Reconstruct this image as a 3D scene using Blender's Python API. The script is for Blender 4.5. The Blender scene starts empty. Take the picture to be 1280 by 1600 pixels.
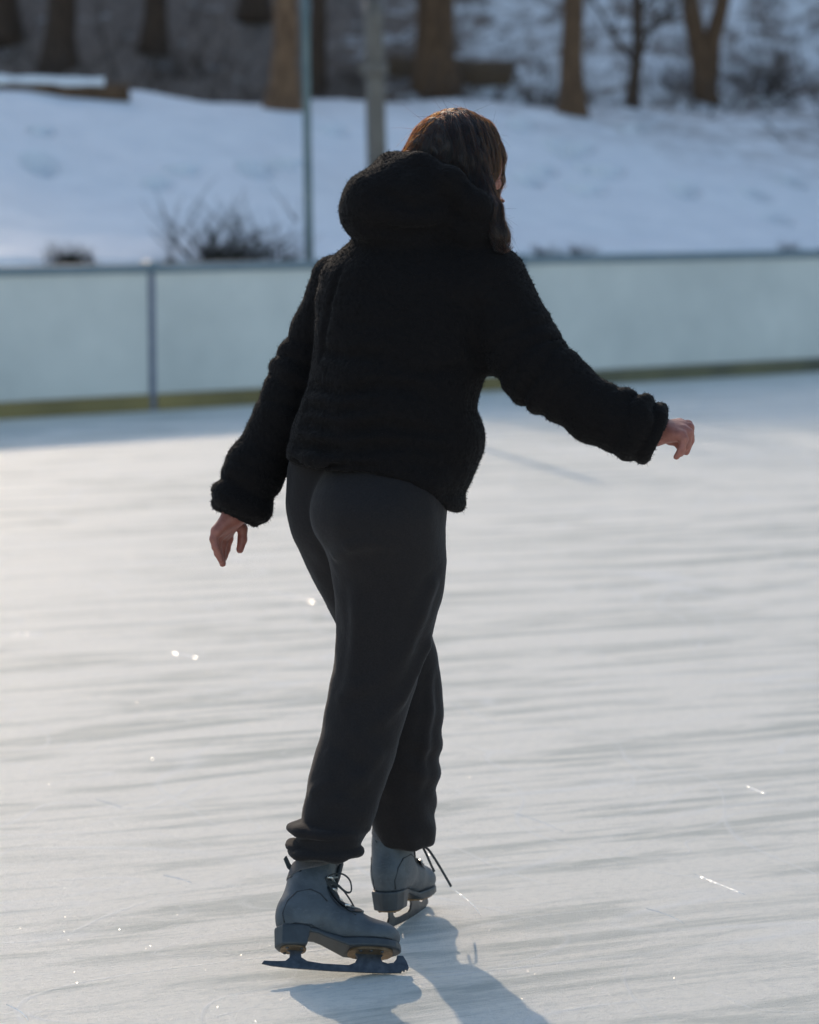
import bpy, bmesh, math, random
import numpy as np
from mathutils import Vector, Matrix, noise as mnoise

random.seed(7); rng = np.random.default_rng(7)
SC = bpy.context.scene
COL = SC.collection
R = math.radians

# ------------------------------------------------------------------ camera numbers
F = 4444.0                       # focal length in photo pixels (100 mm on a 36 mm tall frame)
CAM_H = 1.52
PITCH = math.atan2(509.0, F)     # the horizon stands 509 px over the middle of the frame
SP, CP = math.sin(PITCH), math.cos(PITCH)
D0 = 5.5                         # distance of the skater

def P(px, py, d):
    """point seen at photo pixel (px, py) whose world Y (distance) is d"""
    dx, du, df = px - 640.0, 800.0 - py, F
    wy = du * SP + df * CP
    wz = du * CP - df * SP
    k = d / wy
    return np.array((dx * k, d, CAM_H + wz * k))

def G(px, py, z=0.0):
    """point of the level z seen at the pixel"""
    dx, du, df = px - 640.0, 800.0 - py, F
    wy = du * SP + df * CP
    wz = du * CP - df * SP
    k = (z - CAM_H) / wz
    return np.array((dx * k, wy * k, z))

def S(p):
    """metres per photo pixel at a point"""
    return (p[1] * CP + (CAM_H - p[2]) * SP) / F

def B(px, py, dy):               # a body point
    return P(px, py, D0 + dy)

# ------------------------------------------------------------------ objects
def link(o, parent=None):
    COL.objects.link(o)
    if parent is not None:
        o.parent = parent
        o.matrix_parent_inverse = parent.matrix_basis.inverted()
    return o

def mesh_obj(name, verts, faces, mats, parent=None, smooth=True, fmat=None):
    me = bpy.data.meshes.new(name)
    me.from_pydata([tuple(v) for v in verts], [], [tuple(f) for f in faces])
    for m in (mats if isinstance(mats, (list, tuple)) else [mats]):
        me.materials.append(m)
    if smooth:
        me.polygons.foreach_set('use_smooth', [True] * len(me.polygons))
    if fmat is not None:
        me.polygons.foreach_set('material_index', fmat)
    me.update()
    return link(bpy.data.objects.new(name, me), parent)

def tag(o, label=None, cat=None, group=None, kind=None):
    if label: o['label'] = label
    if cat: o['category'] = cat
    if group: o['group'] = group
    if kind: o['kind'] = kind
    return o

def empty(name, loc):
    o = bpy.data.objects.new(name, None)
    o.location = tuple(loc)
    o.empty_display_size = 0.2
    return link(o)

class MB:
    def __init__(s): s.v = []; s.f = []
    def box(s, c, sx, sy, sz, ux=(1, 0, 0), uy=(0, 1, 0), uz=(0, 0, 1)):
        ux, uy, uz = np.array(ux), np.array(uy), np.array(uz); c = np.array(c, float); b = len(s.v)
        for k in (-1, 1):
            for j in (-1, 1):
                for i in (-1, 1):
                    s.v.append(c + ux * i * sx / 2 + uy * j * sy / 2 + uz * k * sz / 2)
        for q in ((0, 2, 3, 1), (4, 5, 7, 6), (0, 1, 5, 4), (2, 6, 7, 3), (0, 4, 6, 2), (1, 3, 7, 5)):
            s.f.append([b + i for i in q])
    def tube(s, pts, rad, n=8, cap=True, flat=1.0):
        pts = [np.array(p, float) for p in pts]; m = len(pts)
        if not hasattr(rad, '__len__'): rad = [rad] * m
        b0 = len(s.v); prev = None
        for i in range(m):
            t = pts[min(i + 1, m - 1)] - pts[max(i - 1, 0)]
            t = t / (np.linalg.norm(t) + 1e-12)
            if prev is None:
                a = np.array((0, 0, 1.0)) if abs(t[2]) < .9 else np.array((1.0, 0, 0))
                x = np.cross(t, a)
            else:
                x = prev - t * np.dot(prev, t)
            x = x / (np.linalg.norm(x) + 1e-12); prev = x
            y = np.cross(t, x)
            for k in range(n):
                a = 2 * math.pi * k / n
                s.v.append(pts[i] + (x * math.cos(a) + y * math.sin(a) * flat) * rad[i])
        for i in range(m - 1):
            for k in range(n):
                a, c = b0 + i * n + k, b0 + i * n + (k + 1) % n
                s.f.append([a, c, c + n, a + n])
        if cap:
            s.f.append([b0 + k for k in range(n)][::-1])
            s.f.append([b0 + (m - 1) * n + k for k in range(n)])
    def build(s, name, mats, parent=None, smooth=True):
        return mesh_obj(name, s.v, s.f, mats, parent, smooth)

def bevel(o, w, seg=2):
    m = o.modifiers.new('bevel', 'BEVEL'); m.width = w; m.segments = seg; m.limit_method = 'ANGLE'
    return o

# ------------------------------------------------------------------ materials
def mat(name):
    m = bpy.data.materials.new(name); m.use_nodes = True
    nt = m.node_tree
    return m, nt, nt.nodes['Principled BSDF']

def nd(nt, t, **kw):
    n = nt.nodes.new(t)
    for k, v in kw.items():
        if k.startswith('i_'):
            key = k[2:]
            n.inputs[int(key) if key.isdigit() else key.replace('_', ' ')].default_value = v
        else: setattr(n, k, v)
    return n

def ramp(nt, fac, stops):
    n = nt.nodes.new('ShaderNodeValToRGB'); e = n.color_ramp.elements
    while len(e) < len(stops): e.new(.5)
    for x, (p, c) in zip(e, stops):
        x.position = p; x.color = (*c, 1) if len(c) == 3 else c
    nt.links.new(fac, n.inputs[0]); return n.outputs[0]

def coords(nt, scale=(1, 1, 1), rot=(0, 0, 0)):
    g = nd(nt, 'ShaderNodeNewGeometry')
    mp = nd(nt, 'ShaderNodeMapping'); mp.inputs['Scale'].default_value = scale; mp.inputs['Rotation'].default_value = rot
    nt.links.new(g.outputs['Position'], mp.inputs[0]); return mp.outputs[0]

def noi(nt, vec, scale, detail=3, rough=.55, dist=0.):
    n = nd(nt, 'ShaderNodeTexNoise'); n.inputs['Scale'].default_value = scale; n.inputs['Detail'].default_value = detail
    n.inputs['Roughness'].default_value = rough; n.inputs['Distortion'].default_value = dist
    nt.links.new(vec, n.inputs['Vector']); return n.outputs[0]

def math_(nt, op, a, b=None, clamp=False):
    n = nd(nt, 'ShaderNodeMath', operation=op, use_clamp=clamp)
    for i, x in enumerate((a, b)):
        if x is None: continue
        if isinstance(x, (int, float)): n.inputs[i].default_value = x
        else: nt.links.new(x, n.inputs[i])
    return n.outputs[0]

def mixc(nt, fac, a, b):
    n = nd(nt, 'ShaderNodeMix', data_type='RGBA')
    for i, x in ((0, fac), (6, a), (7, b)):
        if isinstance(x, (int, float)): n.inputs[i].default_value = x
        elif isinstance(x, tuple): n.inputs[i].default_value = (*x, 1)
        else: nt.links.new(x, n.inputs[i])
    return n.outputs[2]

def bump(nt, h, bs, strength=.3, dist=.01, prev=None):
    n = nd(nt, 'ShaderNodeBump'); n.inputs['Strength'].default_value = strength; n.inputs['Distance'].default_value = dist
    nt.links.new(h, n.inputs['Height'])
    if prev is not None: nt.links.new(prev, n.inputs['Normal'])
    if bs is not None: nt.links.new(n.outputs[0], bs.inputs['Normal'])
    return n.outputs[0]

def simple(name, c1, c2, scale, rough=.6, metallic=0., bs_=.2, dist=.002, sheen=0., detail=4):
    m, nt, b = mat(name); v = coords(nt)
    n = noi(nt, v, scale, detail)
    nt.links.new(ramp(nt, n, [(.3, c1), (.7, c2)]), b.inputs['Base Color'])
    b.inputs['Roughness'].default_value = rough; b.inputs['Metallic'].default_value = metallic
    if sheen:
        b.inputs['Sheen Weight'].default_value = sheen; b.inputs['Sheen Roughness'].default_value = .4
    if bs_: bump(nt, noi(nt, v, scale * 2.5, 3), b, bs_, dist)
    return m

M = {}
M['fleece'] = simple('black_fleece', (.0068, .0056, .0058), (.0115, .0098, .0098), 420, .95, bs_=.4, dist=.002, sheen=.05)
M['fleece'].node_tree.nodes['Principled BSDF'].inputs['Specular IOR Level'].default_value = .15
M['sweat'] = simple('charcoal_sweatpants', (.0155, .0134, .0138), (.0235, .0205, .0208), 330, .92, bs_=.35, dist=.0008, sheen=.10)
M['sweat'].node_tree.nodes['Principled BSDF'].inputs['Specular IOR Level'].default_value = .2
M['boot'] = simple('boot_leather', (.062, .074, .085), (.085, .102, .116), 38, .5, bs_=.12, dist=.001)
nt = M['boot'].node_tree; b = nt.nodes['Principled BSDF']; v = coords(nt)
c0 = b.inputs['Base Color'].links[0].from_socket
sc_ = ramp(nt, noi(nt, coords(nt, (1, 1, 3)), 55, 6, .75, 1.2), [(.56, (0,) * 3), (.70, (.6,) * 3)])
dk_ = ramp(nt, noi(nt, v, 17, 4, .6), [(.35, (.55,) * 3), (.55, (0,) * 3)])
nt.links.new(mixc(nt, sc_, mixc(nt, dk_, c0, (.035, .042, .048)), (.135, .15, .16)), b.inputs['Base Color'])
bump(nt, noi(nt, coords(nt, (1, 1, 2.2)), 70, 5, .6, .8), b, .35, .003)
M['boot_trim'] = simple('boot_trim', (.018, .022, .027), (.028, .034, .04), 80, .6, bs_=.2, dist=.001)
M['lining'] = simple('boot_lining', (.085, .08, .082), (.12, .115, .118), 300, .9, bs_=.4, dist=.001)
M['sole'] = simple('boot_sole', (.028, .035, .041), (.046, .056, .065), 45, .45, bs_=.15, dist=.001)
M['steel'] = simple('blade_steel', (.07, .078, .088), (.13, .14, .15), 70, .42, 1., bs_=.1, dist=.0005)
M['plate'] = simple('mounting_plate', (.16, .10, .05), (.28, .19, .11), 90, .45, .7, bs_=.2, dist=.001)
M['chrome'] = simple('hook_metal', (.55, .55, .53), (.7, .7, .68), 50, .3, 1., bs_=0)
M['lace'] = simple('lace_cloth', (.03, .035, .035), (.06, .065, .065), 700, .9, bs_=.4, dist=.0008)
M['lace_pale'] = simple('lace_pale', (.16, .17, .16), (.24, .25, .24), 700, .9, bs_=.4, dist=.0008)
M['sock'] = simple('sock_knit', (.30, .17, .08), (.38, .25, .14), 400, .9, bs_=.4, dist=.001)
M['eye'] = simple('eye_white', (.7, .68, .65), (.75, .73, .7), 40, .2, bs_=0)
m, nt, b = mat('skin'); v = coords(nt)
nt.links.new(ramp(nt, noi(nt, v, 90, 4), [(.3, (.29, .10, .072)), (.7, (.38, .145, .105))]), b.inputs['Base Color'])
b.inputs['Roughness'].default_value = .5; b.inputs['Subsurface Weight'].default_value = .15
b.inputs['Subsurface Radius'].default_value = (.01, .004, .002); b.inputs['Subsurface Scale'].default_value = .5
bump(nt, noi(nt, v, 400, 3), b, .25, .0008); M['skin'] = m
M['hair_base'] = simple('hair_base', (.008, .0045, .003), (.016, .009, .006), 120, .6, bs_=.5, dist=.002)
m = bpy.data.materials.new('hair_strand'); m.use_nodes = True; nt = m.node_tree
nt.nodes.remove(nt.nodes['Principled BSDF'])
hb = nt.nodes.new('ShaderNodeBsdfHairPrincipled'); hb.parametrization = 'MELANIN'
hb.inputs['Melanin'].default_value = .88; hb.inputs['Melanin Redness'].default_value = .5
hb.inputs['Roughness'].default_value = .5; hb.inputs['Radial Roughness'].default_value = .4
hb.inputs['Random Color'].default_value = .3
nt.links.new(hb.outputs[0], nt.nodes['Material Output'].inputs[0]); M['strand'] = m

# ice: worn, scraped, with wet grey-green bands and fine scratches along the resurfacing direction
ICE_ROT = R(-21.8)
m, nt, b = mat('ice'); 
def icev(sx, sy): return coords(nt, (sx, sy, 1), (0, 0, 0))
g = nd(nt, 'ShaderNodeNewGeometry'); rot = nd(nt, 'ShaderNodeVectorRotate', rotation_type='Z_AXIS'); rot.inputs['Angle'].default_value = ICE_ROT
nt.links.new(g.outputs['Position'], rot.inputs['Vector'])
def stretch(a, c, off=0.):
    mp = nd(nt, 'ShaderNodeMapping'); mp.inputs['Scale'].default_value = (a, c, 1); mp.inputs['Location'].default_value = (off, off, off)
    nt.links.new(rot.outputs[0], mp.inputs[0]); return mp.outputs[0]
bands = noi(nt, stretch(1.0, 6.0), 1., 6, .68, .6)
bands2 = noi(nt, stretch(1.6, 16, 3.), 1., 4, .6, .2)
scr = noi(nt, stretch(4, 120, 7.), 1., 3, .6)
patch = noi(nt, stretch(1, 1, 9.), .45, 3, .5)
fine = noi(nt, stretch(60, 160, 2.), 1., 3, .7)
grain = noi(nt, stretch(1, 1, 5.), 240, 3, .75)
mb = math_(nt, 'ADD', math_(nt, 'MULTIPLY', bands, .7), math_(nt, 'MULTIPLY', bands2, .3))
wet = ramp(nt, mb, [(.485, (0, 0, 0)), (.58, (1, 1, 1))])
wetv = math_(nt, 'MULTIPLY', wet, ramp(nt, patch, [(.35, (.45,) * 3), (.6, (1,) * 3)]))
basec = mixc(nt, wetv, (.95, .93, .845), (.54, .575, .53))
basec = mixc(nt, ramp(nt, scr, [(.62, (0,) * 3), (.72, (.4,) * 3)]), basec, (.62, .64, .60))
gr_ = noi(nt, stretch(38, 85, 4.), 1., 4, .75)
basec = mixc(nt, ramp(nt, gr_, [(.38, (.24,) * 3), (.50, (0,) * 3)]), basec, (.50, .53, .52))
nt.links.new(basec, b.inputs['Base Color'])
nt.links.new(ramp(nt, math_(nt, 'SUBTRACT', fine, math_(nt, 'MULTIPLY', wetv, .12)), [(.25, (.40,) * 3), (.7, (.60,) * 3)]), b.inputs['Roughness'])
b.inputs['Specular IOR Level'].default_value = .17
b.inputs['IOR'].default_value = 1.31
cuts = None
for sx, sy, off, wd in ((.5, .9, 21., .0035), (.35, 1.4, 44., .003), (.9, .7, 63., .0045), (1.6, 2.4, 80., .007), (.25, .5, 97., .0018), (.7, 1.9, 113., .0032), (1.2, .6, 131., .004)):
    c_ = noi(nt, stretch(sx, sy, off), 1., 1, .4)
    e_ = ramp(nt, math_(nt, 'ABSOLUTE', math_(nt, 'SUBTRACT', c_, .5)), [(0., (1,) * 3), (wd, (0,) * 3)])
    e_ = math_(nt, 'MULTIPLY', e_, ramp(nt, noi(nt, stretch(1.3, 1.3, off + 5), 1., 3, .6), [(.40, (0,) * 3), (.56, (1,) * 3)]))
    cuts = e_ if cuts is None else math_(nt, 'MAXIMUM', cuts, e_)
nt.links.new(mixc(nt, math_(nt, 'MULTIPLY', cuts, .55), basec, (.92, .93, .90)), b.inputs['Base Color'])
n0 = bump(nt, cuts, None, .5, .004)
n1 = bump(nt, scr, None, .25, .004, n0)
n2 = bump(nt, fine, None, .5, .006, n1)
n3 = bump(nt, bands2, None, .3, .02, n2)
n4 = bump(nt, noi(nt, stretch(1, 1.6, 15.), 75, 4, .7), None, .55, .008, n3)
bump(nt, grain, b, .9, .006, n4); M['ice'] = m

# snow and the leaf litter under the wood
m, nt, b = mat('snow_ground'); v = coords(nt)
sep = nd(nt, 'ShaderNodeSeparateXYZ'); nt.links.new(v, sep.inputs[0])
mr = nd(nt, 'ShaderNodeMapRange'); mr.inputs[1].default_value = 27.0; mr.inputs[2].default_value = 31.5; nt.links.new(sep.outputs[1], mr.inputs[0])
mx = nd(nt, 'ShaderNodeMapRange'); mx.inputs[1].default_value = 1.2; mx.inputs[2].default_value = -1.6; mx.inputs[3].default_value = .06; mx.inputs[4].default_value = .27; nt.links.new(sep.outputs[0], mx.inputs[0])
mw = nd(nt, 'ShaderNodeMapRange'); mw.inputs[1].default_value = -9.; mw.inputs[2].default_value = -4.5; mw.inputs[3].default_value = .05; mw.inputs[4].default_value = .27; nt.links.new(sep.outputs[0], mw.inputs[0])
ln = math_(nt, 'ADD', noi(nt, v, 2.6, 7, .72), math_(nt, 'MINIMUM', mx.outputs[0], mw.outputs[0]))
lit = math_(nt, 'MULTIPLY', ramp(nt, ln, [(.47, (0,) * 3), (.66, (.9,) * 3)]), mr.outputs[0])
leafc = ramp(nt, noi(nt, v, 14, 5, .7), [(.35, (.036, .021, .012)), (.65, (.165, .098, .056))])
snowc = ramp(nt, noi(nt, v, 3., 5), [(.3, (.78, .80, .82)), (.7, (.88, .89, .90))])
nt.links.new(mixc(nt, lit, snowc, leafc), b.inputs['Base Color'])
b.inputs['Roughness'].default_value = .85; b.inputs['Specular IOR Level'].default_value = .25
bump(nt, noi(nt, v, 9, 6, .65), b, .5, .05); M['snow'] = m

# dasher boards
m, nt, b = mat('board_plastic'); v = coords(nt)
zz = nd(nt, 'ShaderNodeSeparateXYZ'); nt.links.new(v, zz.inputs[0])
smear = noi(nt, v, 1.3, 5, .6)
nt.links.new(ramp(nt, smear, [(.3, (.57, .59, .565)), (.7, (.72, .73, .69))]), b.inputs['Base Color'])
b.inputs['Roughness'].default_value = .45; bump(nt, noi(nt, v, 6, 3), b, .1, .01); M['board'] = m
M['kick'] = simple('kick_plate', (.14, .115, .045), (.29, .225, .08), 1.1, .5, bs_=.1, dist=.004)
M['kick_dull'] = simple('kick_plate_dull', (.075, .08, .06), (.17, .16, .085), 1.6, .6, bs_=.1, dist=.004)  # duller, darker copy of the kick plate for the right-hand panels
M['rail'] = simple('top_rail', (.15, .21, .25), (.21, .27, .305), 5, .5, bs_=.1, dist=.004)
M['bpost'] = simple('board_post', (.13, .15, .22), (.19, .21, .28), 12, .5, bs_=.1)
M['galv'] = simple('galvanised_pole', (.135, .115, .095), (.20, .175, .145), 8, .6, .2, bs_=.1)
M['gpole'] = simple('green_pole', (.10, .15, .16), (.16, .21, .21), 8, .55, .2, bs_=.1)
def bark(name, c1, c2, c3):
    m, nt, b = mat(name); v = coords(nt, (1, 1, .22))
    n = noi(nt, v, 26, 6, .68, .4)
    nt.links.new(ramp(nt, n, [(.3, c1), (.5, c2), (.72, c3)]), b.inputs['Base Color'])
    b.inputs['Roughness'].default_value = .9; bump(nt, n, b, .9, .03); return m
M['bark'] = bark('brown_bark', (.045, .026, .014), (.125, .07, .036), (.21, .125, .068))
M['bark_dark'] = bark('dark_bark', (.025, .015, .010), (.065, .040, .025), (.11, .07, .045))
M['bark_warm'] = bark('warm_bark', (.07, .038, .02), (.17, .095, .05), (.28, .165, .09))  # brighter bark, warm light on the trunk put into its colour
M['cutwood'] = bark('weathered_wood', (.05, .03, .018), (.11, .07, .04), (.17, .115, .07))
M['twig'] = simple('dry_twigs', (.03, .022, .017), (.085, .06, .045), 30, .9, bs_=0)
M['brush'] = simple('brush_twigs', (.018, .02, .016), (.05, .045, .035), 30, .9, bs_=0)
M['capsnow'] = simple('cap_snow', (.78, .80, .82), (.88, .89, .9), 4, .85, bs_=.3, dist=.02)

# ------------------------------------------------------------------ implicit surfaces
def rc(p, a, b, ra, rb):
    ba = b - a; pa = p - a
    t = np.clip(pa @ ba / (ba @ ba + 1e-12), 0, 1)
    return np.linalg.norm(pa - t[:, None] * ba, axis=1) - (ra + (rb - ra) * t)

def smin(a, b, k):
    h = np.maximum(k - np.abs(a - b), 0) / k
    return np.minimum(a, b) - h * h * k * .25
def smax(a, b, k): return -smin(-a, -b, k)

def chain(p, nodes, k=.008, squash=None):
    d = None
    if squash is not None:
        c, ax, f = squash                    # thinner along the unit axis by f
        q = p - c; p = c + q + np.outer(q @ ax, ax) * (1 / f - 1)
    for (a, ra), (b, rb) in zip(nodes[:-1], nodes[1:]):
        e = rc(p, a, b, ra, rb)
        d = e if d is None else smin(d, e, k)
    return d * (squash[2] if squash is not None else 1.)

def ell(p, c, r, rot=None):
    q = p - c
    if rot is not None: q = q @ rot          # rot columns are the ellipsoid's axes
    r = np.array(r); k0 = np.linalg.norm(q / r, axis=1); k1 = np.linalg.norm(q / (r * r), axis=1) + 1e-9
    return k0 * (k0 - 1) / k1

class Loft:
    """stack of level ellipses; rows (py, left px, right px, dy, half depth)"""
    def __init__(s, rows, smooth=2, n=160):
        z, cx, cy, a, b = [], [], [], [], []
        for py, L, Rr, dy, bb in rows:
            c = B((L + Rr) / 2, py, dy)
            z.append(c[2]); cx.append(c[0]); cy.append(c[1]); a.append((Rr - L) / 2 * S(c)); b.append(bb)
        z = np.array(z); o = np.argsort(z); z = z[o]
        s.z = np.linspace(z[0], z[-1], n)
        def sm(v):
            y = np.interp(s.z, z, np.array(v)[o])
            for _ in range(smooth):
                y = np.convolve(np.pad(y, 4, mode='reflect', reflect_type='odd'), np.ones(9) / 9, 'valid')
            return y
        s.cx, s.cy, s.a, s.b = sm(cx), sm(cy), sm(a), sm(b)
    def __call__(s, p, cap=.01):
        z = p[:, 2]
        cx, cy, a, b = (np.interp(z, s.z, v) for v in (s.cx, s.cy, s.a, s.b))
        qx, qy = p[:, 0] - cx, p[:, 1] - cy
        k0 = np.hypot(qx / a, qy / b); k1 = np.hypot(qx / a ** 2, qy / b ** 2) + 1e-9
        d = np.where(k0 < .2, -.8 * np.minimum(a, b), k0 * (k0 - 1) / k1)
        return smax(smax(d, z - s.z[-1], cap), s.z[0] - z, cap)

def surface(f, lo, hi, h, Bk=12):
    """sparse naive surface nets of the zero set of f"""
    lo = np.array(lo, float); hi = np.array(hi, float)
    nb = np.ceil((hi - lo) / (h * Bk)).astype(int)
    gi = np.stack(np.meshgrid(*[np.arange(n) for n in nb], indexing='ij'), -1).reshape(-1, 3)
    d = f(lo + (gi + .5) * Bk * h)
    gi = gi[np.abs(d) < h * Bk * 1.25]
    tot = nb * Bk + 2
    def key(c): return (c[..., 0] * tot[1] + c[..., 1]) * tot[2] + c[..., 2]
    loc = np.stack(np.meshgrid(*[np.arange(Bk + 1)] * 3, indexing='ij'), -1)
    co = np.stack(np.meshgrid((0, 1), (0, 1), (0, 1), indexing='ij'), -1).reshape(-1, 3)
    eds = [(i, j) for i in range(8) for j in range(i + 1, 8) if np.abs(co[i] - co[j]).sum() == 1]
    Ks, Vs, Es = [], [], []
    for st in range(0, len(gi), 150):
        g = gi[st:st + 150]
        idx = g[:, None, None, None, :] * Bk + loc[None]
        val = f((lo + idx.reshape(-1, 3) * h)).reshape(idx.shape[:-1])
        cs = np.stack([val[:, a:a + Bk, b_:b_ + Bk, c:c + Bk] for a, b_, c in co], -1)
        ins = cs < 0
        mix = ins.any(-1) & ~ins.all(-1)
        base = idx[:, :Bk, :Bk, :Bk][mix]; cv = cs[mix]; ci = ins[mix]
        acc = np.zeros((len(base), 3)); cnt = np.zeros(len(base))
        for i, j in eds:
            m = ci[:, i] != ci[:, j]
            t = cv[m, i] / (cv[m, i] - cv[m, j])
            acc[m] += co[i] + t[:, None] * (co[j] - co[i]); cnt[m] += 1
        Ks.append(key(base)); Vs.append(lo + (base + acc / cnt[:, None]) * h)
        neg = val < 0
        for ax in range(3):
            A = neg[:, :Bk, :Bk, :Bk]
            sl = [slice(None)] + [slice(0, Bk)] * 3; sl[ax + 1] = slice(1, Bk + 1)
            C = neg[tuple(sl)]
            m = A != C
            Es.append((ax, idx[:, :Bk, :Bk, :Bk][m], A[m]))
    K = np.concatenate(Ks); V = np.concatenate(Vs)
    o = np.argsort(K); K, V = K[o], V[o]
    faces = []
    for ax, pt, s in Es:
        u, v = (ax + 1) % 3, (ax + 2) % 3
        eu, ev = np.eye(3, dtype=int)[u], np.eye(3, dtype=int)[v]
        q = [pt - eu - ev, pt - ev, pt, pt - eu]
        ix = []; ok = np.ones(len(pt), bool)
        for c in q:
            k = key(c); i = np.clip(np.searchsorted(K, k), 0, len(K) - 1); ok &= K[i] == k; ix.append(i)
        ix = np.stack(ix, -1)
        ix[~s] = ix[~s][:, ::-1]
        faces.append(ix[ok])
    return V, np.concatenate(faces)

def normals(f, V, e=.002):
    n = np.stack([f(V + np.eye(3)[i] * e) - f(V - np.eye(3)[i] * e) for i in range(3)], -1)
    return n / (np.linalg.norm(n, axis=1, keepdims=True) + 1e-12)

def fnoise(V, s, seed=0.):
    return np.array([mnoise.noise((v[0] * s + seed, v[1] * s + seed * 1.7, v[2] * s - seed)) for v in V])

def pxr(px, py, dy, r):
    c = B(px, py, dy); return (c, r * S(c))

# ------------------------------------------------------------------ the skater
R_ARM = [pxr(768, 442, .04, 60), pxr(800, 518, .02, 62), pxr(836, 574, -.01, 54), pxr(870, 600, -.03, 50), pxr(930, 643, -.05, 48),
         pxr(985, 667, -.06, 47), pxr(1030, 684, -.06, 45)]
L_ARM = [pxr(524, 436, .17, 40), pxr(500, 510, .18, 41), pxr(470, 585, .18, 43), pxr(441, 656, .17, 45), pxr(399, 733, .16, 45),
         pxr(378, 785, .15, 43), pxr(360, 825, .15, 41)]
TORSO = Loft([(352, 585, 745, .13, .08), (385, 536, 785, .12, .11), (410, 512, 795, .11, .125), (440, 498, 800, .10, .135), (500, 492, 790, .09, .145),
              (560, 489, 768, .08, .15), (600, 480, 752, .07, .15), (640, 468, 744, .06, .15), (665, 459, 757, .06, .152), (690, 452, 760, .06, .155), (720, 444, 750, .06, .155),
              (745, 440, 738, .055, .165), (770, 442, 728, .055, .168), (800, 450, 725, .055, .168), (830, 458, 724, .055, .168), (860, 466, 714, .055, .16)], smooth=1)
HOOD_RIM = [pxr(598, 275, .15, 20), pxr(612, 262, .11, 20), pxr(655, 259, .05, 19), pxr(705, 283, .01, 19), pxr(745, 318, .0, 19), pxr(767, 360, .03, 20)]

def arm_ridges(p, arm, spacing, amp):
    """quilted channels round a sleeve: distance along the arm drives the swelling"""
    best = np.full(len(p), 9.); s = np.zeros(len(p)); run = 0.
    for (a, _), (b, _) in zip(arm[:-1], arm[1:]):
        ba = b - a; L = np.linalg.norm(ba)
        t = np.clip((p - a) @ ba / (L * L), 0, 1)
        d = np.linalg.norm(p - a - t[:, None] * ba, axis=1)
        m = d < best; best[m] = d[m]; s[m] = run + t[m] * L; run += L
    return amp * (.55 + .45 * np.sin(s * 23. + p[:, 2] * 9)) * np.abs(np.sin((s + .006 * np.sin(p[:, 2] * 50 + p[:, 1] * 40)) * math.pi / spacing)) * np.clip(s / .14 - .6, 0, 1)

def plane_cut(p, q0, nrm):
    nrm = np.array(nrm, float); nrm /= np.linalg.norm(nrm); return (p - q0) @ nrm
UPI = np.array((0, SP, CP)); RTI = np.array((1., 0, 0))
def pdir(x, y): return RTI * x - UPI * y             # picture direction (right, down)
HEMX = np.array([B(p, 780, .03)[0] for p in (430, 580, 640, 700, 740)])
HEMZ = np.array([B(500, p, -.09)[2] for p in (734, 741, 760, 806, 826)])

JFOLDS = []
def folds(p, d, lst, sign):
    m = np.abs(d) < .03
    if lst and m.any():
        q, e = p[m], d[m]
        for ln, k in lst: e = smin(e, chain(q, ln, .004), k) if sign > 0 else smax(e, -chain(q, ln, .004), k)
        d = d.copy(); d[m] = e
    return d
def jacket_f(p):
    d = TORSO(p)
    rip = np.abs(np.sin((p[:, 2] * 1. + .12 * (p[:, 0] - .05)) * math.pi / .062))
    low = np.clip((1.10 - p[:, 2]) / .30, .35, 1)
    d = d - .010 * (rip - .4) * low * (.55 + .45 * np.sin(p[:, 0] * 21 + p[:, 2] * 13))
    hem = np.interp(p[:, 0], HEMX, HEMZ)
    d = smax(d, (hem - p[:, 2]) * .9, .03)
    # inside of the hem is hollow
    ra = chain(p, R_ARM, .02) + .002 - arm_ridges(p, R_ARM, .044, .0125)
    ra = smax(ra, plane_cut(p, B(1031, 685, -.06), pdir(.91, .41)), .03)
    la = chain(p, L_ARM, .02) + .002 - arm_ridges(p, L_ARM, .046, .0115)
    la = smax(la, plane_cut(p, B(367, 812, .15), pdir(-.415, .91)), .03)
    d = smin(d, ra, .045)
    d = smin(d, la, .018)
    hood = ell(p, B(640, 325, .09), (.128, .115, .100))
    hood = smin(hood, ell(p, B(580, 327, .06), (.057, .07, .062)), .03)
    hood = smin(hood, ell(p, B(743, 360, .05), (.052, .06, .040)), .03)
    hood = smin(hood, chain(p, HOOD_RIM, .02), .022)
    d = smin(d, hood, .022)
    # sleeve mouths
    d = smax(d, -rc(p, B(1015, 678, -.06), B(1060, 697, -.06), 30 * .00124, 30 * .00124), .012)
    d = smax(d, -rc(p, B(374, 796, .15), B(352, 845, .15), 28 * .00124, 28 * .00124), .012)
    return folds(p, d, JFOLDS, -1)

BONES = {}
HEAD_C = B(717, 260, .17)
fa, ft = R(46), R(30)                            # the face looks right-away and down
FX = np.array((math.sin(fa) * math.cos(ft), math.cos(fa) * math.cos(ft), -math.sin(ft)))
RX = np.array((math.cos(fa), -math.sin(fa), 0.))   # her right
UX = np.cross(RX, FX)
if UX[2] < 0: UX = -UX
HROT = np.stack([RX, FX, UX], 1)
def hl(r, f, u): return HEAD_C + RX * r + FX * f + UX * u

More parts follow.
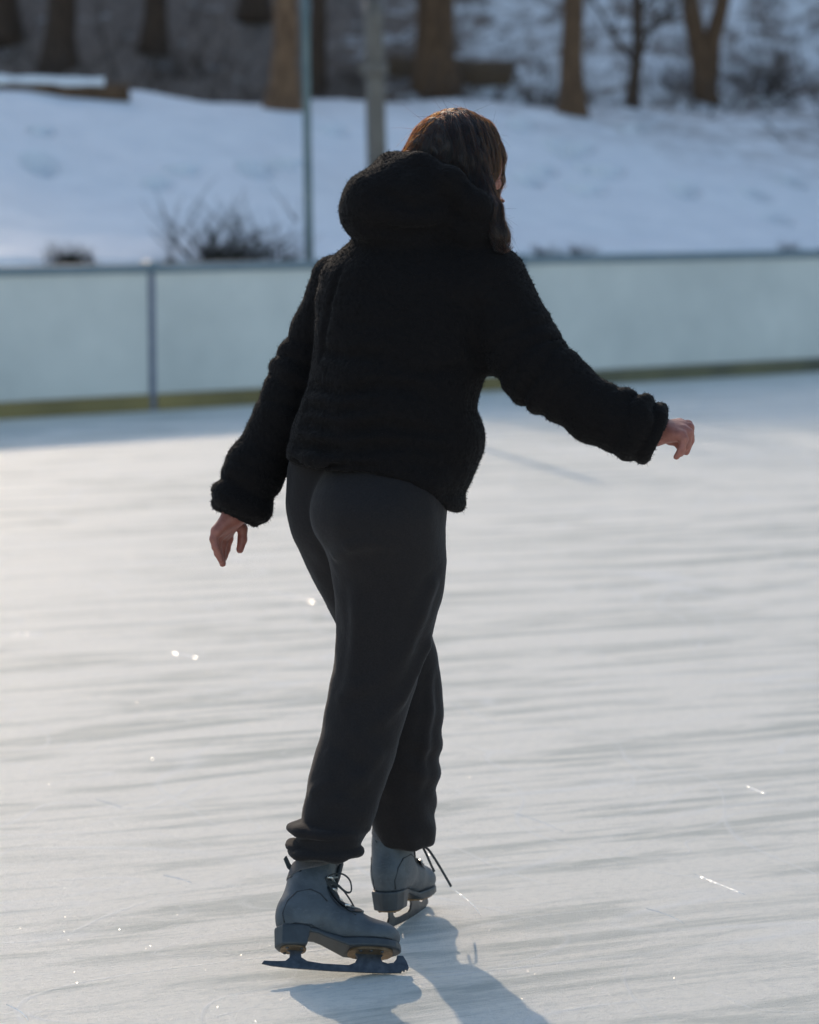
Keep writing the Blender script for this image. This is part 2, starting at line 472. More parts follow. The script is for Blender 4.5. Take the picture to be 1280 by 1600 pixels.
FING = {
 'r': dict(wrist=pxr(1022, 676, -.06, 22), palm=[pxr(1062, 664, -.03, 11), pxr(1066, 668, -.05, 11), pxr(1067, 674, -.07, 11), pxr(1064, 681, -.09, 10)],
   f=[[(1062, 664, -.025, 8), (1075, 664, -.02, 7.6), (1078, 683, -.012, 7), (1074, 700, -.016, 5.8)],
      [(1066, 667, -.05, 8), (1077, 668, -.05, 7.8), (1078, 688, -.05, 7), (1072, 706, -.052, 5.8)],
      [(1067, 673, -.07, 8), (1076, 676, -.075, 7.4), (1073, 696, -.08, 6.8), (1063, 709, -.08, 5.6)],
      [(1063, 681, -.09, 7.4), (1069, 686, -.096, 6.6), (1065, 702, -.1, 6), (1057, 714, -.1, 5)]],
   t=[(1034, 680, -.035, 10), (1048, 687, -.04, 8.5), (1058, 690, -.045, 7), (1061, 697, -.05, 6)]),
 'l': dict(wrist=pxr(370, 800, .15, 21), palm=[pxr(355, 832, .19, 11), pxr(348, 835, .17, 11), pxr(342, 835, .145, 11), pxr(339, 830, .12, 10)],
   f=[[(356, 830, .19, 8), (357, 842, .195, 7.6), (353, 858, .195, 7), (350, 872, .185, 5.6)],
      [(349, 833, .17, 8), (347, 850, .172, 7.6), (346, 866, .17, 6.8), (348, 881, .16, 5.4)],
      [(342, 833, .145, 8), (339, 849, .143, 7.4), (341, 864, .14, 6.6), (346, 876, .135, 5.2)],
      [(338, 829, .12, 7.4), (334, 842, .115, 6.6), (337, 855, .112, 6), (342, 865, .112, 5)]],
   t=[(368, 812, .19, 10), (379, 826, .195, 8), (379, 843, .192, 7.4), (375, 859, .185, 6)]),
}
def hand_f(p, h):
    w = h['wrist']; d = None
    for q in h['palm']:
        e = rc(p, w[0], q[0], w[1] * .72, q[1]); d = e if d is None else smin(d, e, .012)
    for i, fg in enumerate(h['f']):
        e = chain(p, [pxr(*q) for q in fg], .004); d = smin(d, e, .0035)
    return smin(d, chain(p, [pxr(*q) for q in h['t']], .004), .006)

R_HIP, L_HIP = B(610, 800, .0), B(530, 800, .13)
NEARLEG = Loft([(700, 520, 690, .05, .10), (730, 505, 694, .035, .118), (760, 490, 698, .012, .140), (785, 484, 698, .005, .147), (800, 483, 698, .0, .148), (830, 490, 697, .0, .14), (860, 512, 697, .005, .128), (900, 521, 695, .01, .112),
                (950, 525, 688, .015, .102), (985, 525, 676, .02, .096), (1020, 523, 665, .02, .09), (1060, 519, 653, .02, .086), (1095, 514, 642, .018, .084),
                (1140, 501, 628, .01, .082), (1180, 491, 617, .0, .08), (1220, 481, 605, -.01, .077), (1260, 473, 592, -.022, .074), (1290, 468, 582, -.032, .07), (1318, 464, 560, -.042, .066), (1336, 460, 548, -.05, .062)], smooth=1)
FARLEG = Loft([(700, 455, 640, .12, .12), (740, 447, 630, .125, .125), (770, 445, 615, .13, .128), (800, 446, 610, .13, .125), (830, 453, 612, .13, .118), (860, 467, 625, .135, .11), (900, 487, 642, .145, .1),
               (940, 507, 660, .155, .095), (980, 526, 676, .165, .09), (1020, 540, 684, .175, .088), (1060, 550, 688, .185, .086), (1100, 556, 691, .195, .085), (1150, 562, 692, .205, .083),
               (1200, 568, 688, .22, .08), (1240, 574, 682, .23, .075), (1262, 577, 677, .236, .07), (1282, 580, 680, .24, .068), (1305, 586, 679, .244, .065), (1318, 592, 676, .247, .062)], smooth=1)

FOLDS = []
def pants_f(p):
    a, c = NEARLEG(p), FARLEG(p)
    a = smin(a, ell(p, B(514, 1293, -.034), (.082, .078, .018)), .004)       # pushed-up folds over the cuff
    a = smin(a, ell(p, B(508, 1329, -.05), (.073, .07, .019)), .003)
    a = smin(a, ell(p, B(470, 1321, -.046), (.030, .038, .010)), .003)
    c = smin(c, ell(p, B(632, 1290, .242), (.061, .066, .034)), .010)
    d = smin(a, c, .010)
    # buttock fold and thigh creases
    d = smax(d, -rc(p, B(522, 862, -.125), B(556, 846, -.15), .009, .003), .02)
    d = folds(p, d, FOLDS, 1)
    # slanting tension folds
    w1 = np.exp(-((p[:, 2] - B(600, 1060, 0)[2]) / .16) ** 2)
    ph = p[:, 0] * .75 + p[:, 2] * .5 + p[:, 1] * .2
    d = d - .0045 * w1 * np.sin(ph * 62) * np.clip(np.sin(ph * 17 + .6) + .5, 0, 1)
    w2 = np.exp(-((p[:, 2] - B(600, 1230, 0)[2]) / .10) ** 2)
    ph = p[:, 2] + .35 * p[:, 0]
    cuf = np.clip((B(500, 1262, 0)[2] - p[:, 2]) / .03, 0, 1)
    d = d - cuf * (.0035 * np.sin(p[:, 0] * 75 + p[:, 2] * 40) * np.sin(p[:, 1] * 60 + p[:, 2] * 30 + 1.))
    d = d - .0032 * w2 * np.sin(ph * 95) * np.clip(.6 + np.sin(p[:, 0] * 40), 0, 1)
    return d


toe = G(637, 1523); tail = P(409, 1511, 5.333)
def frame(origin, xa, roll):
    """origin = blade tail; xa toe direction; roll leans the boot top along the y axis"""
    xa = xa / np.linalg.norm(xa); up = np.array((0, 0, 1.)); za = up - xa * (up @ xa); za /= np.linalg.norm(za)
    ya = np.cross(za, xa)
    z2 = za * math.cos(roll) + ya * math.sin(roll); y2 = np.cross(z2, xa)
    m = np.eye(4); m[:3, 0], m[:3, 1], m[:3, 2], m[:3, 3] = xa, y2, z2, origin
    return m
FR_N = frame(tail + (0, 0, .002), toe - tail, R(34))
az = R(20); tail2 = G(594, 1467); tail2[2] = .013
FR_F = frame(tail2, np.array((math.sin(az), math.cos(az), -.055)), R(4))
def inboot(fr, x, z): return fr[:3, 3] + fr[:3, 0] * x + fr[:3, 2] * z

def head_f(p):
    d = ell(p, hl(0, .0, .01), (.073, .093, .098), HROT)                       # skull
    d = smin(d, ell(p, hl(0, .035, -.06), (.052, .055, .055), HROT), .04)       # jaw
    d = smin(d, rc(p, hl(0, .095, .0), hl(0, .112, -.028), .008, .012), .012)   # nose
    d = smin(d, ell(p, hl(0, .088, -.062), (.022, .010, .008), HROT), .008)     # lips
    d = smin(d, ell(p, hl(0, .075, -.095), (.02, .02, .018), HROT), .02)        # chin
    for s in (-1, 1):
        d = smax(d, -ell(p, hl(s * .032, .098, .005), (.017, .016, .011), HROT), .01)   # eye sockets
        d = smin(d, ell(p, hl(s * .032, .078, .006), (.013, .013, .013)), .002)         # eyeballs
        d = smin(d, ell(p, hl(s * .076, -.005, -.015), (.010, .020, .030), HROT), .006) # ears
    return d
def body_f(p):
    tr = chain(p, [(B(655, 430, .11), .10), (B(630, 560, .08), .11), (B(590, 700, .06), .105), (B(570, 790, .06), .115)], .05)
    for arm in (R_ARM, L_ARM):
        tr = smin(tr, chain(p, [(a, r * .6) for a, r in arm[:-1]], .02), .03)
    tr = smin(tr, chain(p, [(R_HIP, .075), (B(590, 1060, .02), .055), (B(512, 1290, -.035), .04)], .03), .04)
    tr = smin(tr, chain(p, [(L_HIP, .075), (B(617, 1040, .19), .055), (B(632, 1270, .24), .04)], .03), .04)
    tr = smax(tr, np.minimum(jacket_f(p), pants_f(p)) + .007, .004)             # the body stays inside its clothes
    d = smin(tr, head_f(p), .03)
    d = smin(d, rc(p, hl(0, -.015, -.06), B(668, 420, .12), .05, .05), .03)      # neck
    d = smin(d, rc(p, R_ARM[-3][0], FING['r']['wrist'][0], .026, .024), .015)
    d = smin(d, rc(p, L_ARM[-3][0], FING['l']['wrist'][0], .026, .024), .015)
    for h in FING.values(): d = smin(d, hand_f(p, h), .01)
    for a, fr in ((B(512, 1270, -.035), FR_N), (B(632, 1250, .24), FR_F)):       # shin, ankle and foot inside the boot
        d = smin(d, chain(p, [(a, .036), (inboot(fr, .105, .20), .027), (inboot(fr, .09, .13), .027), (inboot(fr, .13, .095), .024), (inboot(fr, .21, .077), .016)], .02), .02)
    return d

CAMP = np.array((0, 0, CAM_H))
def hit(f, px, py):
    r = B(px, py, 0) - CAMP; L = np.linalg.norm(r); r = r / L; t = L - .5
    for _ in range(80):
        d = f((CAMP + r * t)[None])[0]; t += d * .7
        if abs(d) < 2e-4: break
    return CAMP + r * t, r
new = []
for pts, rad, k in (([(664, 1010), (648, 1048), (626, 1090), (596, 1122), (562, 1142)], .010, .020), ([(668, 915), (656, 960), (634, 1012), (606, 1050)], .011, .022),
                    ([(542, 1090), (560, 1074), (588, 1062)], .009, .018), ([(528, 864), (548, 852), (580, 846), (612, 850)], .009, .018),
                    ([(668, 1060), (670, 1110), (662, 1170), (652, 1226)], .008, .016), ([(496, 1238), (520, 1224), (548, 1228), (566, 1240)], .008, .018),
                    ([(586, 1180), (566, 1214), (536, 1250)], .008, .018), ([(520, 1176), (536, 1188), (556, 1212)], .008, .018), ([(562, 920), (560, 1000), (552, 1070)], .009, .024)):
    ln = []
    for j, (px, py) in enumerate(pts):
        q, r = hit(pants_f, px, py)
        ln.append((q + r * (rad + (.004 if j in (0, len(pts) - 1) else -.0030)), rad))
    new.append((ln, k))
FOLDS += new
new = []
for pts, rad, k, dep in (([(500, 548), (540, 557), (596, 552)], .009, .014, .002), ([(482, 604), (530, 613), (600, 602), (664, 608)], .010, .016, .001), ([(476, 634), (520, 642), (584, 635)], .009, .014, .002),
                    ([(468, 662), (530, 673), (610, 665), (684, 678)], .010, .016, .001), ([(460, 694), (540, 704), (640, 697), (706, 708)], .010, .016, .002), ([(620, 575), (680, 582), (726, 574)], .009, .014, .002),
                    ([(748, 480), (738, 530), (752, 578)], .010, .018, .002), ([(596, 300), (640, 322), (692, 318)], .010, .02, .003), ([(560, 352), (620, 366), (690, 362), (740, 372)], .010, .018, .001),
                    ([(456, 722), (540, 728), (600, 730)], .005, .008, .001), ([(530, 420), (512, 480), (498, 560)], .006, .010, .002)):
    ln = []
    for j, (px, py) in enumerate(pts):
        q, r = hit(jacket_f, px, py); ln.append((q - r * (rad - .006 + dep + (.005 if j in (0, len(pts) - 1) else 0.)), rad))
    new.append((ln, k))
JFOLDS += new
def grow(name, f, lo, hi, h, m, parent=None, nz=()):
    V, Fc = surface(f, lo, hi, h)
    if nz:
        N = normals(f, V)
        for (s, amp, seed) in nz: V = V + N * (fnoise(V, s, seed) * amp)[:, None]
    return mesh_obj(name, V, Fc, m, parent)

person = grow('person', body_f, (-.55, 5.2, .1), (.65, 6.0, 1.75), .0034, M['skin'])
tag(person, 'skater seen from behind in a black fleece jacket and charcoal sweatpants, arms held out', 'person')
jacket = grow('jacket', jacket_f, (-.50, 5.2, .65), (.60, 5.95, 1.66), .004, M['fleece'], person, nz=((20, .0035, 3.), (190, .0018, 9.), (420, .0012, 5.)))
trousers = grow('trousers', pants_f, (-.30, 5.25, .1), (.18, 5.95, 1.05), .0036, M['sweat'], person, nz=((9, .004, 2.), (24, .0022, 4.), (300, .0006, 1.)))

# fleece pile: short fibres standing off the jacket
def fibres(name, f, V, Fc, n, lmin, lmax, rad, m, parent, lean=.5):
    N = normals(f, V)
    pick = rng.choice(len(Fc), n)
    w = rng.dirichlet((1, 1, 1, 1), n)
    Pp = (V[Fc[pick]] * w[:, :, None]).sum(1); Nn = N[Fc[pick][:, 0]]
    ln = rng.uniform(lmin, lmax, n)[:, None]
    j = rng.normal(0, lean, (n, 3)); j2 = rng.normal(0, lean, (n, 3))
    pts = np.stack([Pp - Nn * .001, Pp + (Nn + j * .5) * ln * .5, Pp + (Nn + j * .8 + j2) * ln], 1)
    return strands(name, pts, rad, m, parent)
def strands(name, pts, rad, m, parent):
    n, k, _ = pts.shape
    cu = bpy.data.hair_curves.new(name); cu.add_curves([k] * n)
    if 'position' not in cu.attributes: cu.attributes.new('position', 'FLOAT_VECTOR', 'POINT')
    cu.attributes['position'].data.foreach_set('vector', pts.astype(np.float32).ravel())
    ra = cu.attributes.get('radius') or cu.attributes.new('radius', 'FLOAT', 'POINT')
    prof = np.tile(np.linspace(1, .35, k) * rad, n).astype(np.float32)
    ra.data.foreach_set('value', prof)
    cu.materials.append(m)
    return link(bpy.data.objects.new(name, cu), parent)
def verts_of(o):
    me = o.data; V = np.empty(len(me.vertices) * 3); me.vertices.foreach_get('co', V)
    Fc = np.empty(len(me.polygons) * 4, int); me.polygons.foreach_get('vertices', Fc)
    return V.reshape(-1, 3), Fc.reshape(-1, 4)
V, Fc = verts_of(jacket)
fibres('fleece_pile', jacket_f, V, Fc, 60000, .0012, .0032, .00035, M['fleece'], jacket)

# ------------------------------------------------------------------ hair
def hair_f(p):
    d = ell(p, B(712, 250, .165), (.0865, .104, .1005))
    d = smin(d, rc(p, B(688, 241, .15), B(642, 282, .12), .062, .046), .03)
    face = ell(p, hl(.03, .10, -.055), (.075, .075, .080), HROT)                 # the face stays free
    d = smax(d, -face, .015)
    d = smax(d, -ell(p, B(779, 293, .17), (.0125, .09, .024)), .005)
    d = smin(d, chain(p, [(B(738, 255, .09), .034), (B(752, 292, .07), .022), (B(766, 330, .02), .020), (B(781, 366, .0), .013), (B(787, 384, .0), .008)], .02), .012)
    d = smin(d, chain(p, [(B(752, 212, .19), .028), (B(766, 244, .20), .025), (B(779, 280, .24), .009), (B(774, 312, .26), .004)], .015), .025)
    ph = p[:, 0] * 1. + p[:, 1] * .8
    return d - .0016 * np.sin(ph * 230 + 3 * np.sin(p[:, 2] * 40)) - .001 * np.sin(ph * 510 + 2)
hair = grow('hair', hair_f, (-.1, 5.4, 1.3), (.3, 5.95, 1.75), .004, M['hair_base'], person, nz=((60, .002, 1.),))

crown = B(716, 172, .16)
def hair_strands(n, K=10):
    V, Fc = verts_of(hair)
    V = V[V[:, 2] > crown[2] - .20]
    clump = V[rng.choice(len(V), 260)]
    p = V[rng.choice(len(V), n)].copy()
    cl = np.argmin(((p[:, None, :] - clump[None]) ** 2).sum(-1), 1)
    cw = rng.normal(0, .22, (260, 3)); co = np.abs(rng.normal(0, .0022, 260))
    off = co[cl] * rng.uniform(.2, 1.1, n) + np.abs(rng.normal(0, .0012, n)) + .0004
    off += (rng.random(n) < .06) * rng.uniform(0, .008, n)
    step = rng.uniform(.012, .020, n)[:, None]; wob = cw[cl] + rng.normal(0, .08, (n, 3))
    nn = normals(hair_f, p); pts = [p + nn * .0004]
    for k in range(K - 1):
        g = p - crown; g[:, 2] -= .05
        g = g / np.linalg.norm(g, axis=1, keepdims=True) + np.array((0, 0, -.55)) + wob
        t = g - nn * (g * nn).sum(1, keepdims=True); t /= np.linalg.norm(t, axis=1, keepdims=True) + 1e-9
        p = p + t * step; nn = normals(hair_f, p); p = p - nn * hair_f(p)[:, None]
        pts.append(p + nn * (off * (k + 1) / K)[:, None])
    return np.stack(pts, 1)
strands('hair_strand', hair_strands(9000), .00020, M['strand'], hair)
fly = []
for _ in range(110):                                      # loose ends over the collar and round the crown
    if rng.random() < .22:
        a = B(772 + rng.normal(0, 6), 322 + rng.normal(0, 12), .07)
        e = B(800 + rng.normal(0, 7), 365 + rng.normal(0, 16), .06)
    else:
        th = rng.uniform(-2.6, -.3); a = B(712 + 72 * math.cos(th), 250 + 78 * math.sin(th), .16)
        e = a + np.array((rng.normal(0, .012) - .008, rng.normal(0, .01), rng.normal(-.004, .01))) * 2
    md = (a + e) / 2 + rng.normal(0, .006, 3); tt = np.linspace(0, 1, 9)[:, None]
    fly.append((1 - tt) ** 2 * a + 2 * tt * (1 - tt) * md + tt ** 2 * e)
strands('flyaway_hair', np.array(fly), .00022, M['strand'], hair)

# ------------------------------------------------------------------ ice skates
def skate_parts():
    cxs = np.array([-.1, .027, .036, .06, .09, .12, .15, .19, .215, .24, .258, .268, .274, .35]); 
    cws = np.array([-.4, .008, .025, .031, .030, .028, .034, .042, .043, .039, .030, .018, .0, -.08])
    def zb(x): return np.interp(x, [.08, .10, .155, .3], [.076, .072, .054, .054])
    def boot(p):
        x, y, z = p[:, 0], p[:, 1], p[:, 2]
        d = ell(p, np.array((.220, 0, .070)), (.052, .0425, .030))
        d = smin(d, chain(p, [(np.array((.222, 0, .070)), .027), (np.array((.17, 0, .084)), .037), (np.array((.115, 0, .105)), .042)], .02,), .02)
        d = smin(d, ell(p, np.array((.072, 0, .098)), (.046, .035, .050)), .02)
        q = p.copy(); q[:, 1] *= 1.12
        d = smin(d, chain(q, [(np.array((.083, 0, .125)), .041), (np.array((.094, 0, .165)), .0425), (np.array((.107, 0, .222)), .045)], .02), .03)
        d = smax(d, zb(x) - z, .004)
        d = smax(d, plane_cut(p, np.array((.107, 0, .214)), (.0, 0, 1)), .008)
        d = smax(d, -rc(p, np.array((.104, 0, .200)), np.array((.112, 0, .25)), .036, .038), .004)
        return d
    def sole(p):
        x, y, z = p[:, 0], p[:, 1], p[:, 2]
        w = np.interp(x, cxs, cws)
        lowx = np.interp(x, [0, .084, .089, .105, .13, .165, .3], [.038, .038, .064, .063, .053, .0385, .041])
        up = zb(x) + .0015
        d = np.abs(y) - w - np.where(x < .09, (z - .04) * .10, 0)
        d = smax(d, lowx - z, .003)
        d = smax(d, z - up, .003)
        return d * .8
    return boot, sole

def surf_y(f, x, z, side):
    a, b = 0., .08
    for _ in range(24):
        c = (a + b) / 2
        if f(np.array([[x, side * c, z]]))[0] < 0: a = c
        else: b = c
    return np.array((x, side * a, z))

def front_x(f, y, z):
    xs = np.linspace(.30, .05, 260); d = f(np.stack([xs, np.full(260, y), np.full(260, z)], 1))
    i = np.argmax(d < 0); return np.array((xs[i], y, z))

boot_f, sole_f = skate_parts()
BV, BF = surface(boot_f, (-.01, -.06, .03), (.30, .06, .24), .0026)
SV, SF = surface(sole_f, (-.01, -.06, .02), (.30, .06, .09), .0022)

def collar_f(p):
    d = boot_f(p) - .0022
    line = np.interp(p[:, 0], [.045, .065, .09, .112, .13], [.176, .186, .190, .197, .206])
    return smax(smax(d, line - p[:, 2], .004), -rc(p, np.array((.104, 0, .17)), np.array((.112, 0, .26)), .032, .034), .004)
CV, CF = surface(collar_f, (.02, -.06, .15), (.14, .06, .235), .0022)

def blade_mesh():
    top = [(.000, .0045), (.004, .0105), (.03, .0112), (.046, .0125), (.054, .020), (.055, .030), (.047, .0352), (.083, .0352), (.076, .029), (.077, .021), (.088, .0145),
           (.12, .0108), (.17, .0108), (.182, .016), (.187, .026), (.182, .0352), (.238, .0352), (.233, .028), (.236, .021), (.246, .018), (.258, .020), (.264, .028), (.2655, .0352), (.277, .0352), (.284, .024), (.2885, .012), (.286, .006), (.281, .0085), (.280, .0035), (.275, .006), (.2735, .0005)]
    bot = [(.25, -.0012), (.22, -.0022), (.14, -.003), (.06, -.0015), (.02, .001)]
    pts = top + bot; bm = bmesh.new()
    vs = [bm.verts.new((x, -.002, z)) for x, z in pts]
    f = bm.faces.new(vs); ex = bmesh.ops.extrude_face_region(bm, geom=[f])
    for v in ex['geom']:
        if isinstance(v, bmesh.types.BMVert): v.co.y += .004
    bmesh.ops.recalc_face_normals(bm, faces=bm.faces)
    bmesh.ops.triangulate(bm, faces=[f for f in bm.faces if len(f.verts) > 4])
    me = bpy.data.meshes.new('blade'); bm.to_mesh(me); bm.free(); me.materials.append(M['steel'])
    return me
def slab(name, outline, z0, z1, m):
    v = [(x, y, z) for z in (z0, z1) for x, y in outline]; n = len(outline)
    f = [list(range(n))[::-1], list(range(n, 2 * n))] + [[i, (i + 1) % n, n + (i + 1) % n, n + i] for i in range(n)]
    return v, f
def oval(cx, rx, ry, n=20, p=2.6):
    o = []
    for i in range(n):
        a = 2 * math.pi * i / n; c, s = math.cos(a), math.sin(a)
        o.append((cx + rx * abs(c) ** (2 / p) * (1 if c > 0 else -1), ry * abs(s) ** (2 / p) * (1 if s > 0 else -1)))
    return o

def make_skate(mtx, flip, near):
    """flip = -1 mirrors a right skate into a left one; the lateral side is -y for a right skate"""
    T = np.array(mtx)
    def W(v):
        v = np.array(v, float).reshape(-1, 3) * np.array((1, flip, 1)); return v @ T[:3, :3].T + T[:3, 3]
    def WF(f): return f if flip > 0 else [list(q)[::-1] for q in f]
    root = mesh_obj('ice_skate', W(BV), WF(BF), M['boot'], person)
    mesh_obj('sole', W(SV), WF(SF), M['sole'], root)
    bl = blade_mesh(); co = np.array([v.co[:] for v in bl.vertices])
    mesh_obj('blade', W(co), WF([list(q.vertices) for q in bl.polygons]), M['steel'], root, smooth=False)
    bpy.data.meshes.remove(bl)
    for cx, rx, ry in ((.061, .025, .024), (.212, .044, .034)):
        v, f = slab('p', oval(cx, rx, ry), .0346, .0378 if cx < .1 else .0396, None)
        mesh_obj('mounting_plate', W(v), WF(f), M['plate'], root, smooth=False)
    for cx, ry in ((.047, .016), (.075, .016), (.19, .022), (.21, .025), (.232, .022)):
        for q in (-1, 1):
            sc = MB(); sc.tube([(cx, q * ry, .0325), (cx, q * ry, .036)], [.0032, .0036], 8)
            mesh_obj('screw', W(sc.v), WF(sc.f), M['steel'], root)
    # trims: heel counter, eyelet stay, top line, welt
    tr = MB()
    for s in (-1, 1):
        tr.tube([surf_y(boot_f, x, z, s) for x, z in ((.040, .082), (.036, .10), (.045, .125), (.062, .142), (.088, .146), (.108, .138), (.121, .124))], .0016, 6)
        tr.tube([surf_y(boot_f, x, z, s) for x, z in ((.130, .205), (.126, .18), (.122, .155), (.128, .138), (.150, .118), (.178, .100))], .0017, 6)
        tr.tube([surf_y(boot_f, x, z, s) for x, z in ((.052, .176), (.07, .186), (.09, .190), (.110, .196), (.126, .204))], .0018, 6)
        tr.tube([surf_y(boot_f, x, z, s) * np.array((1, 1.012, 1)) for x, z in ((.035, .079), (.06, .079), (.09, .077), (.12, .067), (.15, .0585), (.18, .0575), (.21, .0575), (.235, .0575), (.25, .0575))], .0014, 6)
    mesh_obj('seam_piping', W(tr.v), WF(tr.f), M['boot_trim'], root)
    # dark facing that carries the hooks, tongue above it
    fc = MB()
    for s in (-1, 1):
        a = [front_x(boot_f, s * .012, z) for z in (.118, .135, .155, .178, .205)]
        b_ = [surf_y(boot_f, x, z, s) for x, z in ((.163, .106), (.138, .130), (.121, .152), (.114, .178), (.112, .205))]
        g0 = len(fc.v)
        for u, w in zip(a, b_):
            for k in range(5):
                q = u * (1 - k / 4) + w * k / 4
                xx = front_x(boot_f, q[1], q[2]); xx = xx if abs(k - 4) > 0 else w
                fc.v.append(xx + np.array((.0034, s * .0036, .0004)))
        for i in range(len(a) - 1):
            for k in range(4):
                q = [g0 + i * 5 + k, g0 + i * 5 + k + 1, g0 + i * 5 + k + 6, g0 + i * 5 + k + 5]
                fc.f.append(q if s > 0 else q[::-1])
    mesh_obj('eyelet_facing', W(fc.v), WF(fc.f), M['boot_trim'], root)
    tg = MB(); tg.tube([(.140, 0, .165), (.147, 0, .19), (.152, 0, .215), (.152, 0, .232)], [.012, .017, .019, .012], 12, flat=.4)
    mesh_obj('tongue', W(tg.v), WF(tg.f), M['boot_trim'], root)
    mesh_obj('collar_padding', W(CV), WF(CF), M['lining'], root)
    sk = MB(); sk.tube([(.104, 0, .19), (.108, 0, .235), (.109, 0, .262)], [.036, .036, .037], 20)
    mesh_obj('sock', W(sk.v), WF(sk.f), M['sock' if near else 'lining'], root)
    lp = MB(); lp.tube([(.060, 0, .195), (.050, .001, .205), (.043, .0, .222), (.0445, -.001, .226), (.052, -.001, .21), (.062, 0, .200)], .0028, 6)
    mesh_obj('pull_loop', W(lp.v), WF(lp.f), M['lace'], root)
    # hooks and laces
    rows = []
    for z in (.118, .135, .152, .172, .192, .208):
        pr = []
        xr = np.interp(z, [.118, .135, .152, .172, .192, .208], [.163, .150, .137, .128, .128, .131])
        for s in (-1, 1):
            q = surf_y(boot_f, xr, z, s) + np.array((.0015, s * .0058, .001)); pr.append(q)
        rows.append(pr)
    for pr in rows:
        for s, q in zip((-1, 1), pr):
            hk = MB()
            hk.tube([q + np.array((.001, -s * .003, 0)), q + np.array((-.001, s * .002, .000)), q + np.array((-.004, s * .004, .0005)), q + np.array((-.008, s * .003, .0005))], [.0042, .0030, .0030, .0042], 8)
            mesh_obj('lace_hook', W(hk.v), WF(hk.f), M['chrome'], root)
    la = MB()
    for i in range(len(rows) - 1):
        for a, b_ in ((rows[i][0], rows[i + 1][1]), (rows[i][1], rows[i + 1][0])):
            la.tube([a] + [front_x(boot_f, a[1] * (1 - t) + b_[1] * t, a[2] * (1 - t) + b_[2] * t) + (.0045, 0, .001) for t in (.18, .4, .6, .82)] + [b_], .0021, 6)
    la.tube([rows[0][0]] + [front_x(boot_f, y_, .118) + (.0045, 0, .001) for y_ in (-.02, -.008, .008, .02)] + [rows[0][1]], .0021, 6)
    mesh_obj('lace', W(la.v), WF(la.f), M['lace_pale'], root)
    bw = []
    def px_lace(pts, dep, r): bw.append(([P(x, y, dep + o) for x, y, o in pts], r))
    if near:
        dn = inboot(FR_N, .15, .19)[1] - .045
        px_lace([(508, 1374, 0), (520, 1366, -.005), (536, 1366, -.012), (547, 1376, -.014), (549, 1392, -.012), (541, 1394, -.006), (528, 1384, 0), (509, 1376, .002)], dn, .0030)
        px_lace([(509, 1375, 0), (521, 1392, -.006), (534, 1412, -.006), (546, 1430, 0)], dn, .0032)
        px_lace([(510, 1374, .004), (530, 1384, 0), (546, 1404, 0), (556, 1422, .006), (566, 1437, .01)], dn, .0032)
        px_lace([(506, 1374, 0), (498, 1378, -.004), (497, 1390, -.004), (504, 1392, 0), (509, 1380, .002)], dn, .0028)
    else:
        df = inboot(FR_F, .13, .2)[1]
        px_lace([(660, 1322, .0), (669, 1327, -.01), (679, 1341, -.016), (693, 1364, -.016), (705, 1385, -.012)], df, .0036)
        px_lace([(660, 1322, .0), (667, 1336, -.02), (674, 1352, -.03), (679, 1362, -.03)], df, .0028)
    for pts, r in bw:
        lb = MB(); pts = [np.array(q) for q in pts]; fine_ = []
        for i in range(len(pts) - 1):
            p0, p1, p2, p3 = pts[max(i - 1, 0)], pts[i], pts[i + 1], pts[min(i + 2, len(pts) - 1)]
            for t in (0, .25, .5, .75):
                fine_.append(.5 * (2 * p1 + (p2 - p0) * t + (2 * p0 - 5 * p1 + 4 * p2 - p3) * t * t + (3 * p1 - p0 - 3 * p2 + p3) * t ** 3))
        lb.tube(fine_ + [pts[-1]], r, 8, flat=.5); lb.build('lace_end', M['lace'], root)
    return root

near_skate = make_skate(FR_N, 1, True)
tag(near_skate, 'grey skate pressing its toe pick on the ice, heel raised')
far_skate = make_skate(FR_F, -1, False)
tag(far_skate, 'grey skate standing flat on its blade, seen from the heel')

# ------------------------------------------------------------------ lie of the land
BL, BR = G(0, 656), G(1280, 581)
U = (BR - BL); LEN = np.linalg.norm(U); U = U / LEN; NB = np.array((-U[1], U[0], 0.))
def st(x, y):
    dx, dy = x - BL[0], y - BL[1]
    return dx * U[0] + dy * U[1], dx * NB[0] + dy * NB[1]
SUN_AZ, SUN_EL = R(16), R(25.5)          # the sun stands behind the wood, a little to the left
HILL_Y, HILL_T = 35.5, 70.0
EDGE = 16.3                            # where the hill's shadow ends on the ice
HILL_H = (HILL_T - EDGE) / math.cos(SUN_AZ) * math.tan(SUN_EL)  # crest out of view, its height shaped to cast that shadow edge
def sstep(a, b, x):
    t = np.clip((x - a) / (b - a), 0, 1); return t * t * (3 - 2 * t)
DENTS = []
for px, py in ((65, 210), (62, 258), (285, 265), (245, 292), (400, 268), (448, 258), (520, 205), (880, 235), (905, 233), (850, 268), (920, 268), (950, 270), (825, 285), (900, 297), (918, 296), (1070, 298), (1238, 288),
               (980, 205), (815, 200), (1180, 305), (690, 200), (1010, 200), (1215, 345)):
    DENTS.append((px, py))
def land(x, y, dents=()):
    s, t = st(x, y)
    z = np.where(t < .35, -.06, -.06 + 1.02 * sstep(.35, .95, t))
    crest = 2.40 - .05 * sstep(3.5, 5.5, s) + .03 * np.sin(s * 1.3 + 2.) + .02 * np.sin(s * 2.9)
    k = np.clip((t - .7) / 5.4, 0, 1)
    z = z + (crest - .96) * (k * .72 + .28 * k * k * (3 - 2 * k)) * (t > .7)
    z = z - .26 * sstep(6.2, 7.4, t)
    z = z + np.where(y > HILL_Y, 0, 0)
    r = np.clip((y - (HILL_Y - 3.0)) / (HILL_T - HILL_Y + 3.0), 0, 1)
    z = z + np.where(t > 5.5, (HILL_H - 2.3) * (r ** 1.12), 0)
    return z
